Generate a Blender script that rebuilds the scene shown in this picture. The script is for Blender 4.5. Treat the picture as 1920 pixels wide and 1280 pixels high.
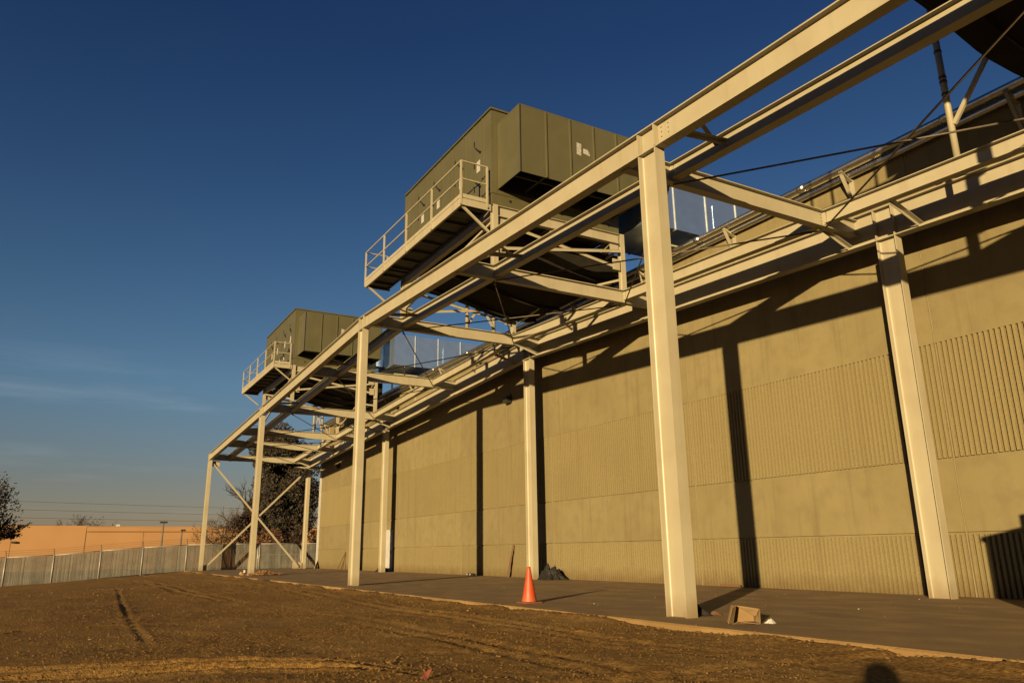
import bpy, bmesh, math, random
import numpy as np
from mathutils import Vector, Matrix, Quaternion

for o in list(bpy.data.objects): bpy.data.objects.remove(o)
SC = bpy.context.scene
COL = SC.collection
rng = random.Random(7)

# ------------------------------------------------------------------ camera
YAW, PITCH, ROLL = 0.5275, 0.2677, -0.0132
cam = bpy.data.cameras.new('camera')
cam.sensor_width = 36.0
cam.lens = 36.0 * 1429.18 / 1920.0
cam.clip_start = 0.05; cam.clip_end = 3000
co = bpy.data.objects.new('camera', cam); COL.objects.link(co)
fw = Vector((math.sin(YAW)*math.cos(PITCH), math.cos(YAW)*math.cos(PITCH), math.sin(PITCH)))
rt = Vector((math.cos(YAW), -math.sin(YAW), 0)); up = rt.cross(fw)
r2 = math.cos(ROLL)*rt + math.sin(ROLL)*up; u2 = -math.sin(ROLL)*rt + math.cos(ROLL)*up
CAM = Vector((-8.3353, -9.3034, 0.999))
m = Matrix.Identity(4)
for i in range(3):
    m[i][0] = r2[i]; m[i][1] = u2[i]; m[i][2] = -fw[i]; m[i][3] = CAM[i]
co.matrix_world = m
SC.camera = co
SC.render.resolution_x = 1024; SC.render.resolution_y = 682

# ------------------------------------------------------------------ sky, sun, exposure
SUN = Vector((7.5, 5.63, -1.27)).normalized()          # direction the light travels
ELEV = math.asin(-SUN.z)
AZ = math.atan2(-SUN.x, -SUN.y)                        # clockwise from +Y
W_ = bpy.data.worlds.new('World'); SC.world = W_; W_.use_nodes = True
nt = W_.node_tree; nt.nodes.clear()
wo = nt.nodes.new('ShaderNodeOutputWorld'); bg = nt.nodes.new('ShaderNodeBackground')
sk = nt.nodes.new('ShaderNodeTexSky'); sk.sky_type = 'NISHITA'; sk.sun_disc = False
sk.sun_elevation = ELEV; sk.sun_rotation = AZ % (2*math.pi)
sk.altitude = 0; sk.air_density = 1.0; sk.dust_density = 0.3; sk.ozone_density = 3.0
bg.inputs['Strength'].default_value = 0.05
# thin streaks of high cloud, everywhere in the sky
tc = nt.nodes.new('ShaderNodeTexCoord'); mp = nt.nodes.new('ShaderNodeMapping')
mp.inputs['Rotation'].default_value = (0.12, 0.25, 0.0); mp.inputs['Scale'].default_value = (1.6, 1.6, 16.0)
nz = nt.nodes.new('ShaderNodeTexNoise'); nz.inputs['Scale'].default_value = 1.3; nz.inputs['Detail'].default_value = 7; nz.inputs['Roughness'].default_value = 0.6
cr = nt.nodes.new('ShaderNodeValToRGB'); cr.color_ramp.elements[0].position = 0.53; cr.color_ramp.elements[1].position = 0.80
cr.color_ramp.elements[0].color = (0, 0, 0, 1); cr.color_ramp.elements[1].color = (0.085, 0.085, 0.085, 1)
mx = nt.nodes.new('ShaderNodeMix'); mx.data_type = 'RGBA'; mx.blend_type = 'MIX'
mx.inputs['B'].default_value = (9.0, 9.2, 9.6, 1)
L = nt.links.new
# air clarity: deep blue overhead, hazier towards the horizon, the same all round
sp = nt.nodes.new('ShaderNodeSeparateXYZ'); tr_ = nt.nodes.new('ShaderNodeValToRGB'); ml = nt.nodes.new('ShaderNodeMix'); ml.data_type = 'RGBA'; ml.blend_type = 'MULTIPLY'; ml.inputs['Factor'].default_value = 1.0
TINT = [(0.0, (0.689, 0.464, 0.437)), (0.085, (0.701, 0.499, 0.461)), (0.2, (0.673, 0.659, 0.673)), (0.32, (0.488, 0.548, 0.613)), (0.46, (0.33, 0.416, 0.541)), (0.6, (0.231, 0.317, 0.481)), (1.0, (0.197, 0.29, 0.461))]
el = tr_.color_ramp.elements
while len(el) < len(TINT): el.new(0.5)
for e_, (p_, c_) in zip(el, TINT): e_.position = p_; e_.color = (*c_, 1)
L(tc.outputs['Generated'], sp.inputs['Vector']); L(sp.outputs['Z'], tr_.inputs['Fac']); L(sk.outputs['Color'], ml.inputs['A']); L(tr_.outputs['Color'], ml.inputs['B'])
L(tc.outputs['Generated'], mp.inputs['Vector']); L(mp.outputs['Vector'], nz.inputs['Vector']); L(nz.outputs['Fac'], cr.inputs['Fac'])
lowc = nt.nodes.new('ShaderNodeMapRange'); lowc.inputs['From Min'].default_value = 0.18; lowc.inputs['From Max'].default_value = 0.25; lowc.inputs['To Min'].default_value = 1.0; lowc.inputs['To Max'].default_value = 0.0
mm = nt.nodes.new('ShaderNodeMath'); mm.operation = 'MULTIPLY'; L(sp.outputs['Z'], lowc.inputs['Value']); L(cr.outputs['Color'], mm.inputs[0]); L(lowc.outputs['Result'], mm.inputs[1])
L(mm.outputs['Value'], mx.inputs['Factor']); L(ml.outputs['Result'], mx.inputs['A'])
L(mx.outputs['Result'], bg.inputs['Color']); L(bg.outputs['Background'], wo.inputs['Surface'])

sl = bpy.data.lights.new('sun', 'SUN'); sl.energy = 5.0; sl.angle = math.radians(0.53); sl.color = (1.0, 0.74, 0.40)
so = bpy.data.objects.new('sun', sl); COL.objects.link(so)
so.rotation_euler = SUN.to_track_quat('-Z', 'Y').to_euler(); so.location = (-30, -25, 30)
SC.view_settings.view_transform = 'Standard'; SC.view_settings.look = 'None'
SC.view_settings.exposure = 1.35; SC.view_settings.gamma = 1.0

# ------------------------------------------------------------------ materials
KB = 0.395     # the photograph is exposed for the sunlit paint, so base colours sit low
def mat(name, c1, c2=None, scale=3.0, rough=0.7, bump=0.0, bscale=60.0, metal=0.0, c3=None, s3=0.6, f3=0.5, detail=5.0, stretch=(1, 1, 1), spec=0.4, lo=0.35, hi=0.65, coord='Object', rvar=0.1, splash=None, streak=None, bump2=0.0, b2scale=1.5, tone=0.0):
    M = bpy.data.materials.new(name); M.use_nodes = True
    t = M.node_tree; n = t.nodes; b = n['Principled BSDF']
    b.inputs['Roughness'].default_value = rough; b.inputs['Metallic'].default_value = metal
    b.inputs['Specular IOR Level'].default_value = spec
    if metal < 0.5:
        c1 = tuple(x*KB for x in c1); c2 = None if c2 is None else tuple(x*KB for x in c2); c3 = None if c3 is None else tuple(x*KB for x in c3)
    if c2 is None: c2 = tuple(x*0.85 for x in c1)
    tcn = n.new('ShaderNodeTexCoord'); geo = n.new('ShaderNodeNewGeometry')
    src = geo.outputs['Position'] if coord == 'World' else tcn.outputs['Object']
    mpn = n.new('ShaderNodeMapping'); mpn.inputs['Scale'].default_value = stretch
    t.links.new(src, mpn.inputs['Vector'])
    a = n.new('ShaderNodeTexNoise'); a.inputs['Scale'].default_value = scale; a.inputs['Detail'].default_value = detail
    t.links.new(mpn.outputs['Vector'], a.inputs['Vector'])
    r = n.new('ShaderNodeValToRGB'); r.color_ramp.elements[0].position = lo; r.color_ramp.elements[1].position = hi
    r.color_ramp.elements[0].color = (*c1, 1); r.color_ramp.elements[1].color = (*c2, 1)
    t.links.new(a.outputs['Fac'], r.inputs['Fac']); out = r.outputs['Color']
    if c3 is not None:
        a3 = n.new('ShaderNodeTexNoise'); a3.inputs['Scale'].default_value = s3; a3.inputs['Detail'].default_value = 4
        t.links.new(mpn.outputs['Vector'], a3.inputs['Vector'])
        r3 = n.new('ShaderNodeValToRGB'); r3.color_ramp.elements[0].position = 0.45; r3.color_ramp.elements[1].position = 0.7
        r3.color_ramp.elements[0].color = (0, 0, 0, 1); r3.color_ramp.elements[1].color = (f3, f3, f3, 1)
        t.links.new(a3.outputs['Fac'], r3.inputs['Fac'])
        x = n.new('ShaderNodeMix'); x.data_type = 'RGBA'
        t.links.new(r3.outputs['Color'], x.inputs['Factor']); t.links.new(out, x.inputs['A']); x.inputs['B'].default_value = (*c3, 1)
        out = x.outputs['Result']
    if tone > 0:                # each panel cast in a slightly different batch
        oi = n.new('ShaderNodeObjectInfo'); tm = n.new('ShaderNodeMapRange'); tm.inputs['To Min'].default_value = 1-tone; tm.inputs['To Max'].default_value = 1+tone
        t.links.new(oi.outputs['Random'], tm.inputs['Value']); hs = n.new('ShaderNodeHueSaturation'); t.links.new(tm.outputs['Result'], hs.inputs['Value']); t.links.new(out, hs.inputs['Color']); out = hs.outputs['Color']
    if streak is not None:      # rain streaks: noise drawn out along the vertical
        ms = n.new('ShaderNodeMapping'); ms.inputs['Scale'].default_value = (3.2, 3.2, 0.16); t.links.new(geo.outputs['Position'], ms.inputs['Vector'])
        sn = n.new('ShaderNodeTexNoise'); sn.inputs['Scale'].default_value = 1.6; sn.inputs['Detail'].default_value = 6; t.links.new(ms.outputs['Vector'], sn.inputs['Vector'])
        sr = n.new('ShaderNodeValToRGB'); sr.color_ramp.elements[0].position = 0.54; sr.color_ramp.elements[1].position = 0.78
        sr.color_ramp.elements[0].color = (0, 0, 0, 1); sr.color_ramp.elements[1].color = (streak[1],)*3 + (1,)
        t.links.new(sn.outputs['Fac'], sr.inputs['Fac'])
        x = n.new('ShaderNodeMix'); x.data_type = 'RGBA'; t.links.new(sr.outputs['Color'], x.inputs['Factor']); t.links.new(out, x.inputs['A']); x.inputs['B'].default_value = (*[v*KB for v in streak[0]], 1); out = x.outputs['Result']
    if splash is not None:      # soil splashed up from the ground, ragged upper edge
        sx_ = n.new('ShaderNodeSeparateXYZ'); t.links.new(geo.outputs['Position'], sx_.inputs['Vector'])
        pn = n.new('ShaderNodeTexNoise'); pn.inputs['Scale'].default_value = 3.5; pn.inputs['Detail'].default_value = 8; t.links.new(geo.outputs['Position'], pn.inputs['Vector'])
        ma = n.new('ShaderNodeMath'); ma.operation = 'MULTIPLY_ADD'; ma.inputs[1].default_value = -0.9*splash[1]; t.links.new(pn.outputs['Fac'], ma.inputs[0]); t.links.new(sx_.outputs['Z'], ma.inputs[2])
        mr2 = n.new('ShaderNodeMapRange'); mr2.inputs['From Min'].default_value = -0.45*splash[1]; mr2.inputs['From Max'].default_value = 0.35*splash[1]; mr2.inputs['To Min'].default_value = splash[2]; mr2.inputs['To Max'].default_value = 0.0
        t.links.new(ma.outputs['Value'], mr2.inputs['Value'])
        x = n.new('ShaderNodeMix'); x.data_type = 'RGBA'; t.links.new(mr2.outputs['Result'], x.inputs['Factor']); t.links.new(out, x.inputs['A']); x.inputs['B'].default_value = (*[v*KB for v in splash[0]], 1); out = x.outputs['Result']
    t.links.new(out, b.inputs['Base Color'])
    if rvar:
        mr = n.new('ShaderNodeMapRange'); mr.inputs['To Min'].default_value = max(0.02, rough-rvar); mr.inputs['To Max'].default_value = min(1, rough+rvar)
        t.links.new(a.outputs['Fac'], mr.inputs['Value']); t.links.new(mr.outputs['Result'], b.inputs['Roughness'])
    if bump > 0:
        g = n.new('ShaderNodeTexNoise'); g.inputs['Scale'].default_value = bscale; g.inputs['Detail'].default_value = 6
        t.links.new(mpn.outputs['Vector'], g.inputs['Vector'])
        bp = n.new('ShaderNodeBump'); bp.inputs['Strength'].default_value = bump; bp.inputs['Distance'].default_value = 0.02
        t.links.new(g.outputs['Fac'], bp.inputs['Height']); nrm_ = bp.outputs['Normal']
        if bump2 > 0:           # broad dents in sheet metal
            g2 = n.new('ShaderNodeTexNoise'); g2.inputs['Scale'].default_value = b2scale; g2.inputs['Detail'].default_value = 1
            t.links.new(mpn.outputs['Vector'], g2.inputs['Vector'])
            bp2 = n.new('ShaderNodeBump'); bp2.inputs['Strength'].default_value = bump2; bp2.inputs['Distance'].default_value = 0.1
            t.links.new(g2.outputs['Fac'], bp2.inputs['Height']); t.links.new(nrm_, bp2.inputs['Normal']); nrm_ = bp2.outputs['Normal']
        t.links.new(nrm_, b.inputs['Normal'])
    return M

MT = {}
MT['steel'] = mat('cream_paint', (0.615, 0.555, 0.375), (0.575, 0.51, 0.335), scale=1.2, rough=0.45, bump=0.03, bscale=120, c3=(0.45, 0.375, 0.23), s3=1.4, f3=0.35, coord='World', streak=((0.44, 0.34, 0.20), 0.42), splash=((0.30, 0.20, 0.09), 0.5, 0.6))
MT['rod'] = mat('dark_rod_paint', (0.16, 0.12, 0.07), (0.10, 0.075, 0.045), scale=6, rough=0.6)
MT['olive'] = mat('olive_paint', (0.155, 0.143, 0.066), (0.138, 0.126, 0.057), scale=1.5, rough=0.42, bump=0.02, bscale=90, c3=(0.19, 0.175, 0.092), s3=0.9, f3=0.35, coord='World', bump2=0.22, b2scale=1.3, streak=((0.12, 0.105, 0.055), 0.4))
MT['olive_dk'] = mat('dark_olive_paint', (0.045, 0.042, 0.026), rough=0.5)
MT['black'] = mat('black_rubber', (0.012, 0.012, 0.012), rough=0.6)
MT['tar'] = mat('shade_dark_pan', (0.022, 0.019, 0.012), (0.035, 0.028, 0.017), scale=4, rough=0.85, spec=0.1)  # near-black colour stands in for the shade on the pan under the deck
MT['paper'] = mat('paper', (0.62, 0.60, 0.54), (0.40, 0.38, 0.34), scale=22, rough=0.8, lo=0.5, hi=0.6)
MT['galv'] = mat('galvanised_sheet', (0.60, 0.74, 0.90), (0.50, 0.63, 0.80), scale=2.2, rough=0.32, metal=0.94, bump=0.05, bscale=2.0, rvar=0.08, bump2=0.25, b2scale=1.2)
MT['galv_seam'] = mat('galvanised_flange', (0.62, 0.62, 0.60), rough=0.5, metal=0.3)
MT['alu'] = mat('aluminium_jacket', (0.62, 0.60, 0.55), (0.50, 0.48, 0.44), scale=5, rough=0.3, metal=1.0)
MT['grating_shade'] = mat('shade_dark_grating', (0.05, 0.042, 0.028), rough=0.6)  # walkway underside shade put into the colour of planks, joists and bearers
MT['conc'] = mat('precast_concrete', (0.350, 0.288, 0.136), (0.310, 0.252, 0.117), scale=0.55, rough=0.9, bump=0.12, bscale=55, c3=(0.255, 0.205, 0.10), s3=2.4, f3=0.5, coord='World', detail=8, spec=0.2, streak=((0.225, 0.175, 0.085), 0.6), tone=0.07, splash=((0.20, 0.135, 0.055), 0.7, 0.6))
MT['flute'] = mat('exposed_aggregate', (0.405, 0.330, 0.155), (0.30, 0.24, 0.108), scale=34, rough=0.95, bump=0.55, bscale=70, c3=(0.31, 0.25, 0.12), s3=0.35, f3=0.5, coord='World', detail=8, spec=0.15, lo=0.40, hi=0.72, streak=((0.26, 0.20, 0.095), 0.5), tone=0.06, splash=((0.22, 0.145, 0.06), 0.55, 0.75))
MT['seal'] = mat('joint_sealant', (0.46, 0.38, 0.20), rough=0.7, scale=9)
MT['slab'] = mat('slab_concrete', (0.40, 0.238, 0.078), (0.30, 0.176, 0.055), scale=0.7, rough=0.8, bump=0.5, bscale=38, c3=(0.56, 0.35, 0.125), s3=1.7, f3=0.85, coord='World', detail=9, stretch=(1, 0.55, 1))
MT['roof'] = mat('roof_membrane', (0.3, 0.3, 0.3), rough=0.9)
MT['dirt'] = mat('dirt', (0.56, 0.318, 0.088), (0.19, 0.095, 0.023), scale=22.0, rough=1.0, bump=1.0, bscale=60, c3=(0.50, 0.325, 0.115), s3=0.45, f3=0.45, coord='World', detail=12, spec=0.1, lo=0.36, hi=0.66)
MT['clod'] = mat('dirt_clod', (0.34, 0.20, 0.064), (0.13, 0.072, 0.023), scale=7, rough=1.0, coord='World', spec=0.1)
MT['cone'] = mat('orange_plastic', (0.80, 0.095, 0.016), (0.70, 0.075, 0.013), scale=7, rough=0.5, c3=(0.55, 0.14, 0.04), s3=6, f3=0.4, splash=((0.45, 0.22, 0.09), 0.35, 0.55))
MT['cone_base'] = mat('dirty_orange_rubber', (0.36, 0.10, 0.04), (0.22, 0.09, 0.04), scale=12, rough=0.8)
MT['card'] = mat('cardboard', (0.42, 0.265, 0.105), (0.33, 0.20, 0.08), scale=6, rough=0.9, c3=(0.50, 0.34, 0.15), s3=3, f3=0.5)
MT['card_dk'] = mat('cardboard_inside', (0.26, 0.14, 0.05), rough=0.9)
MT['tape'] = mat('printed_band', (0.10, 0.13, 0.13), (0.16, 0.18, 0.16), scale=20, rough=0.6)
MT['tarp'] = mat('black_plastic_sheet', (0.020, 0.018, 0.015), (0.035, 0.030, 0.024), scale=8, rough=0.62, bump=0.4, bscale=14, spec=0.25)
MT['wood'] = mat('weathered_wood', (0.26, 0.135, 0.055), (0.17, 0.085, 0.035), scale=6, rough=0.85, stretch=(8, 8, 0.8), bump=0.2, bscale=20)
MT['white'] = mat('white_paint', (0.80, 0.78, 0.72), rough=0.5)
MT['post'] = mat('galvanised_post', (0.52, 0.50, 0.45), (0.42, 0.40, 0.36), scale=8, rough=0.5, metal=0.3)
MT['slat'] = mat('fence_slat', (0.235, 0.225, 0.172), (0.15, 0.147, 0.115), scale=2.2, rough=0.75, c3=(0.25, 0.24, 0.19), s3=3.0, f3=0.5, coord='World')
MT['wire'] = mat('dark_wire', (0.09, 0.08, 0.07), rough=0.6)
MT['orange_wall'] = mat('tan_stucco', (0.60, 0.335, 0.135), (0.55, 0.30, 0.12), scale=0.25, rough=0.9, coord='World')
MT['orange_dk'] = mat('brown_trim', (0.40, 0.20, 0.075), rough=0.9)
MT['bark'] = mat('bark', (0.07, 0.05, 0.035), (0.04, 0.03, 0.02), scale=6, rough=0.95)
MT['leaf_dk'] = mat('dark_leaf', (0.030, 0.030, 0.014), (0.055, 0.045, 0.018), scale=0.8, rough=0.8, coord='World')
MT['leaf_red'] = mat('brown_leaf', (0.085, 0.035, 0.014), (0.045, 0.028, 0.012), scale=0.8, rough=0.8, coord='World')
MT['leaf_or'] = mat('autumn_leaf', (0.30, 0.13, 0.04), (0.16, 0.07, 0.025), scale=0.9, rough=0.8, coord='World')
MT['leaf_pile'] = mat('dry_leaf', (0.48, 0.26, 0.07), (0.30, 0.14, 0.04), scale=9, rough=0.85)
MT['pink'] = mat('pink_ribbon', (0.60, 0.16, 0.12), rough=0.6)
MT['lamp'] = mat('lamp_housing', (0.05, 0.042, 0.03), rough=0.5)
MT['toilet'] = mat('blue_plastic', (0.05, 0.12, 0.22), rough=0.45)
MT['cloth'] = mat('dark_jacket', (0.03, 0.035, 0.05), rough=0.9)
MT['skin'] = mat('skin', (0.45, 0.28, 0.19), rough=0.6)
MT['hair'] = mat('hair', (0.03, 0.02, 0.012), rough=0.7)

# ------------------------------------------------------------------ helpers
class MB:
    def __init__(s): s.v = []; s.f = []
    def add(s, vs, fs):
        k = len(s.v); s.v += [tuple(v) for v in vs]; s.f += [tuple(i+k for i in f) for f in fs]; return s
    def box(s, x0, x1, y0, y1, z0, z1):
        return s.add([(x0,y0,z0),(x1,y0,z0),(x1,y1,z0),(x0,y1,z0),(x0,y0,z1),(x1,y0,z1),(x1,y1,z1),(x0,y1,z1)],
                     [(0,3,2,1),(4,5,6,7),(0,1,5,4),(1,2,6,5),(2,3,7,6),(3,0,4,7)])
    def bar(s, a, b, w, h, upv=(0,0,1)):
        """rectangular bar from a to b; w across, h along up"""
        a = Vector(a); b = Vector(b); d = (b-a).normalized(); U = Vector(upv)
        if abs(d.dot(U)) > 0.99: U = Vector((0,1,0))
        R = d.cross(U).normalized(); U = R.cross(d)
        vs = []
        for P in (a, b):
            for sx, sz in ((-1,-1),(1,-1),(1,1),(-1,1)): vs.append(P + R*sx*w/2 + U*sz*h/2)
        return s.add(vs, [(0,1,2,3),(7,6,5,4),(0,4,5,1),(1,5,6,2),(2,6,7,3),(3,7,4,0)])
    def prof(s, a, b, pts, upv=(0,0,1)):
        """extrude a closed 2-D profile (right, up) from a to b"""
        a = Vector(a); b = Vector(b); d = (b-a).normalized(); U = Vector(upv)
        R = d.cross(U).normalized(); U = R.cross(d); n = len(pts)
        vs = [P + R*p + U*q for P in (a, b) for p, q in pts]
        fs = [tuple(range(n)), tuple(reversed(range(n, 2*n)))]
        for i in range(n): j = (i+1) % n; fs.append((i, i+n, j+n, j))
        return s.add(vs, fs)
    def tube(s, a, b, r0, r1=None, n=10, cap=True):
        r1 = r0 if r1 is None else r1
        a = Vector(a); b = Vector(b); d = (b-a).normalized()
        U = Vector((0,0,1)) if abs(d.z) < 0.95 else Vector((1,0,0))
        R = d.cross(U).normalized(); U = R.cross(d)
        vs = []
        for P, r in ((a, r0), (b, r1)):
            for i in range(n): t = 2*math.pi*i/n; vs.append(P + R*r*math.cos(t) + U*r*math.sin(t))
        fs = [(i, (i+1) % n, (i+1) % n + n, i+n) for i in range(n)]
        if cap: fs += [tuple(reversed(range(n))), tuple(range(n, 2*n))]
        return s.add(vs, fs)
    def path(s, pts, r, n=8):
        for a, b in zip(pts[:-1], pts[1:]): s.tube(a, b, r, n=n)
        return s
    def lathe(s, prof, n=24, c=(0,0,0)):
        vs = []; fs = []
        for r, z in prof:
            for i in range(n): t = 2*math.pi*i/n; vs.append((c[0]+r*math.cos(t), c[1]+r*math.sin(t), c[2]+z))
        for k in range(len(prof)-1):
            for i in range(n): j = (i+1) % n; fs.append((k*n+i, k*n+j, (k+1)*n+j, (k+1)*n+i))
        fs.append(tuple(reversed(range(n)))); fs.append(tuple(range((len(prof)-1)*n, len(prof)*n)))
        return s.add(vs, fs)
    def mesh(s, name, org=(0,0,0)):
        me = bpy.data.meshes.new(name)
        o = Vector(org)
        me.from_pydata([tuple(Vector(v)-o) for v in s.v], [], s.f)
        bm = bmesh.new(); bm.from_mesh(me); bmesh.ops.recalc_face_normals(bm, faces=bm.faces); bm.to_mesh(me); bm.free()
        return me
    def build(s, name, material, parent=None, org=(0,0,0), smooth=False, bevel=0.0):
        me = s.mesh(name, org); me.materials.append(MT[material])
        if smooth:
            for p in me.polygons: p.use_smooth = True
        o = bpy.data.objects.new(name, me); COL.objects.link(o)
        if parent is not None: o.parent = parent
        else: o.location = org
        if bevel > 0:
            b = o.modifiers.new('bevel', 'BEVEL'); b.width = bevel; b.segments = 2; b.limit_method = 'ANGLE'
        return o

def tag(o, label=None, cat=None, group=None, kind=None):
    if label: o['label'] = label
    if cat: o['category'] = cat
    if group: o['group'] = group
    if kind: o['kind'] = kind
    return o
def thing(name, label, cat, loc=(0,0,0), rz=0.0, group=None):
    o = bpy.data.objects.new(name, None); COL.objects.link(o); o.location = loc; o.rotation_euler = (0,0,rz)
    o.empty_display_size = 0.2
    return tag(o, label, cat, group)
def inst(src, name, parent, loc=(0,0,0), rot=(0,0,0), scale=(1,1,1)):
    o = bpy.data.objects.new(name, src if isinstance(src, bpy.types.Mesh) else src.data); COL.objects.link(o)
    o.parent = parent; o.location = loc; o.rotation_euler = rot; o.scale = scale
    return o
def copy_tree(o, parent=None):
    c = o.copy(); COL.objects.link(c); c.parent = parent
    for ch in list(o.children): copy_tree(ch, c)
    return c

def isec(dep, wid, tf=0.022, tw=0.014, fil=0.02):
    """I-section profile, web along 'up', with rounded fillets"""
    h = dep/2; w = wid/2; t = tw/2; pts = []
    def corner(cx, cy, a0):   # concave fillet arc
        return [(cx+fil*math.cos(a0+k*math.pi/6), cy+fil*math.sin(a0+k*math.pi/6)) for k in range(4)]
    pts += [(-w,-h),(w,-h),(w,-h+tf)]
    pts += [(p,q) for p,q in reversed([(t+fil-fil*math.sin(k*math.pi/6), -h+tf+fil-fil*math.cos(k*math.pi/6)) for k in range(4)])][::-1]
    pts += [(t+fil-fil*math.cos(k*math.pi/6), h-tf-fil+fil*math.sin(k*math.pi/6)) for k in range(4)]
    pts += [(w,h-tf),(w,h),(-w,h),(-w,h-tf)]
    pts += [(-(t+fil-fil*math.sin(k*math.pi/6)), h-tf-fil+fil*math.cos(k*math.pi/6)) for k in range(4)]
    pts += [(-(t+fil-fil*math.cos(k*math.pi/6)), -h+tf+fil-fil*math.sin(k*math.pi/6)) for k in range(4)]
    pts += [(-w,-h+tf)]
    return pts

# ------------------------------------------------------------------ ground
def vnoise(x, y, seed=0):
    """smooth value noise on numpy arrays"""
    xi = np.floor(x).astype(np.int64); yi = np.floor(y).astype(np.int64); xf = x-xi; yf = y-yi
    def h(a, b):
        n = (a*374761393 + b*668265263 + seed*1274126177) & 0x7fffffff
        n = ((n ^ (n >> 13))*1274126177) & 0x7fffffff
        return ((n ^ (n >> 16)) & 0xffff)/65535.0
    u = xf*xf*(3-2*xf); v = yf*yf*(3-2*yf)
    return (h(xi,yi)*(1-u)+h(xi+1,yi)*u)*(1-v)+(h(xi,yi+1)*(1-u)+h(xi+1,yi+1)*u)*v
def fbm(x, y, sc, oc, seed=0, g=0.5):
    t = 0; a = 1.0; n = 0
    for k in range(oc):
        t = t + a*(vnoise(x*sc, y*sc, seed+k)-0.5); n += a; a *= g; sc *= 2.03
    return t/n*2
SLAB_X0 = -0.78
def sstep(a, b, x):
    t = np.clip((x-a)/(b-a), 0, 1); return t*t*(3-2*t)
def ground_h(x, y):
    x = np.asarray(x, float); y = np.asarray(y, float)
    near = 1 - sstep(40, 90, np.hypot(x+6, y))
    z = -0.055 + 0.05*fbm(x, y, 0.35, 3, 1)*near
    z = z + (0.026*fbm(x, y, 1.1, 3, 11) + 0.012*fbm(x, y, 9.5, 4, 21, 0.65))*near
    z = z - 0.06*np.clip(-x-0.7, 0, 12)*sstep(12, 42, y)*(1-sstep(60, 120, y)) - 0.4*sstep(50, 90, y)
    # tyre ruts sweeping along the slab and across the yard
    def rut(d, w, dep, wob):
        return -dep*np.exp(-(d/w)**2) + 0.5*dep*np.exp(-((np.abs(d)-1.9*w)/(0.7*w))**2)
    lug = 0.75+0.5*vnoise(x*7, y*7, 77)
    for off, dep in ((-1.9, 0.024), (-2.25, 0.022), (-4.0, 0.020), (-4.35, 0.018)):
        d = x - (off + 0.35*np.sin(y*0.17+off) - 0.012*np.clip(y-6, 0, 60)**1.2)
        z = z + rut(d, 0.11, dep, 0)*lug*near*(0.3+0.7*vnoise(y*0.22, 0*y+off, 5))
    for c0, sl_, dep in ((-3.6, 0.16, 0.030), (-1.0, 0.13, 0.014), (4.5, 0.10, 0.022), (10, -0.25, 0.016)):
        d = (y - (c0 - sl_*(x+6) + 0.3*np.sin(x*0.5+c0)))
        z = z + rut(d, 0.13, dep, 0)*lug*near*(0.3+0.7*vnoise(x*0.3, 0*y+c0, 6))
    # one narrow wheel track curving away at left, and a deeper rut across the near corner
    cx_ = np.interp(y, [0, 2.3, 4.4, 6.8, 12.3, 18.6, 28.6, 34], [-7.3, -7.2, -7.13, -7.05, -6.79, -6.46, -6.0, -5.6])
    z = z + rut(x-cx_, 0.05, 0.011, 0)*sstep(0.5, 3, y)*(1-sstep(20, 30, y))*(0.6+0.6*vnoise(x*0, y*0.9, 71))
    cy_ = np.interp(x, [-12, -8.6, -7.96, -7.2, -6.44, -5.8, -5.48, -5.0], [-0.5, -0.78, -0.91, -1.02, -1.27, -1.6, -2.43, -3.4])
    for off in (0.0, 0.55):
        z = z + rut(y-cy_-off, 0.12, 0.05, 0)*lug*(1-sstep(-5.9, -5.2, x))*(0.45+0.7*vnoise(x*1.1, x*0+off, 72))
    # loose soil pushed against the slab edge
    e = x - SLAB_X0
    z = z + 0.072*np.exp(-((e+0.22)/0.30)**2)*np.clip(fbm(x, y, 0.8, 3, 31)*1.6+0.45, 0, 1)*near
    z = np.where(e > 0.0, np.minimum(z, -0.10)-0.10*sstep(0, 0.4, e)*(1-sstep(60, 64, x)), z)
    return z
def axis(lims):
    out = [lims[0][0]]
    for a, b, st in lims:
        n = max(1, int(round((b-a)/st))); out += [a+(b-a)*(i+1)/n for i in range(n)]
    return np.array(out)
gx = axis([(-900,-200,70),(-200,-60,14),(-60,-20,3),(-20,-10,0.3),(-10,-7.6,0.09),(-7.6,-0.3,0.042),(-0.3,1,0.2),(1,20,3),(20,80,10),(80,900,80)])
gy = axis([(-300,-60,40),(-60,-12,4),(-12,-7,0.4),(-7,2.5,0.042),(2.5,9,0.075),(9,20,0.15),(20,48,0.4),(48,100,2.5),(100,240,14),(240,1200,80)])
GX, GY = np.meshgrid(gx, gy, indexing='xy'); GZ = ground_h(GX, GY)
nx, ny = len(gx), len(gy)
me = bpy.data.meshes.new('ground')
V = np.stack([GX, GY, GZ], -1).reshape(-1, 3)
idx = np.arange(nx*ny).reshape(ny, nx)
F = np.stack([idx[:-1,:-1], idx[:-1,1:], idx[1:,1:], idx[1:,:-1]], -1).reshape(-1, 4)
me.vertices.add(len(V)); me.vertices.foreach_set('co', V.ravel())
me.loops.add(F.size); me.loops.foreach_set('vertex_index', F.ravel().astype(np.int32))
me.polygons.add(len(F)); me.polygons.foreach_set('loop_start', np.arange(0, F.size, 4, dtype=np.int32)); me.polygons.foreach_set('loop_total', np.full(len(F), 4, np.int32))
me.update(); me.validate(); me.materials.append(MT['dirt'])
me.polygons.foreach_set('use_smooth', np.ones(len(F), bool))
g = bpy.data.objects.new('ground', me); COL.objects.link(g); tag(g, 'bare brown churned dirt yard', kind='structure')
def gz(x, y): return float(ground_h(np.array([x]), np.array([y]))[0])

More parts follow.
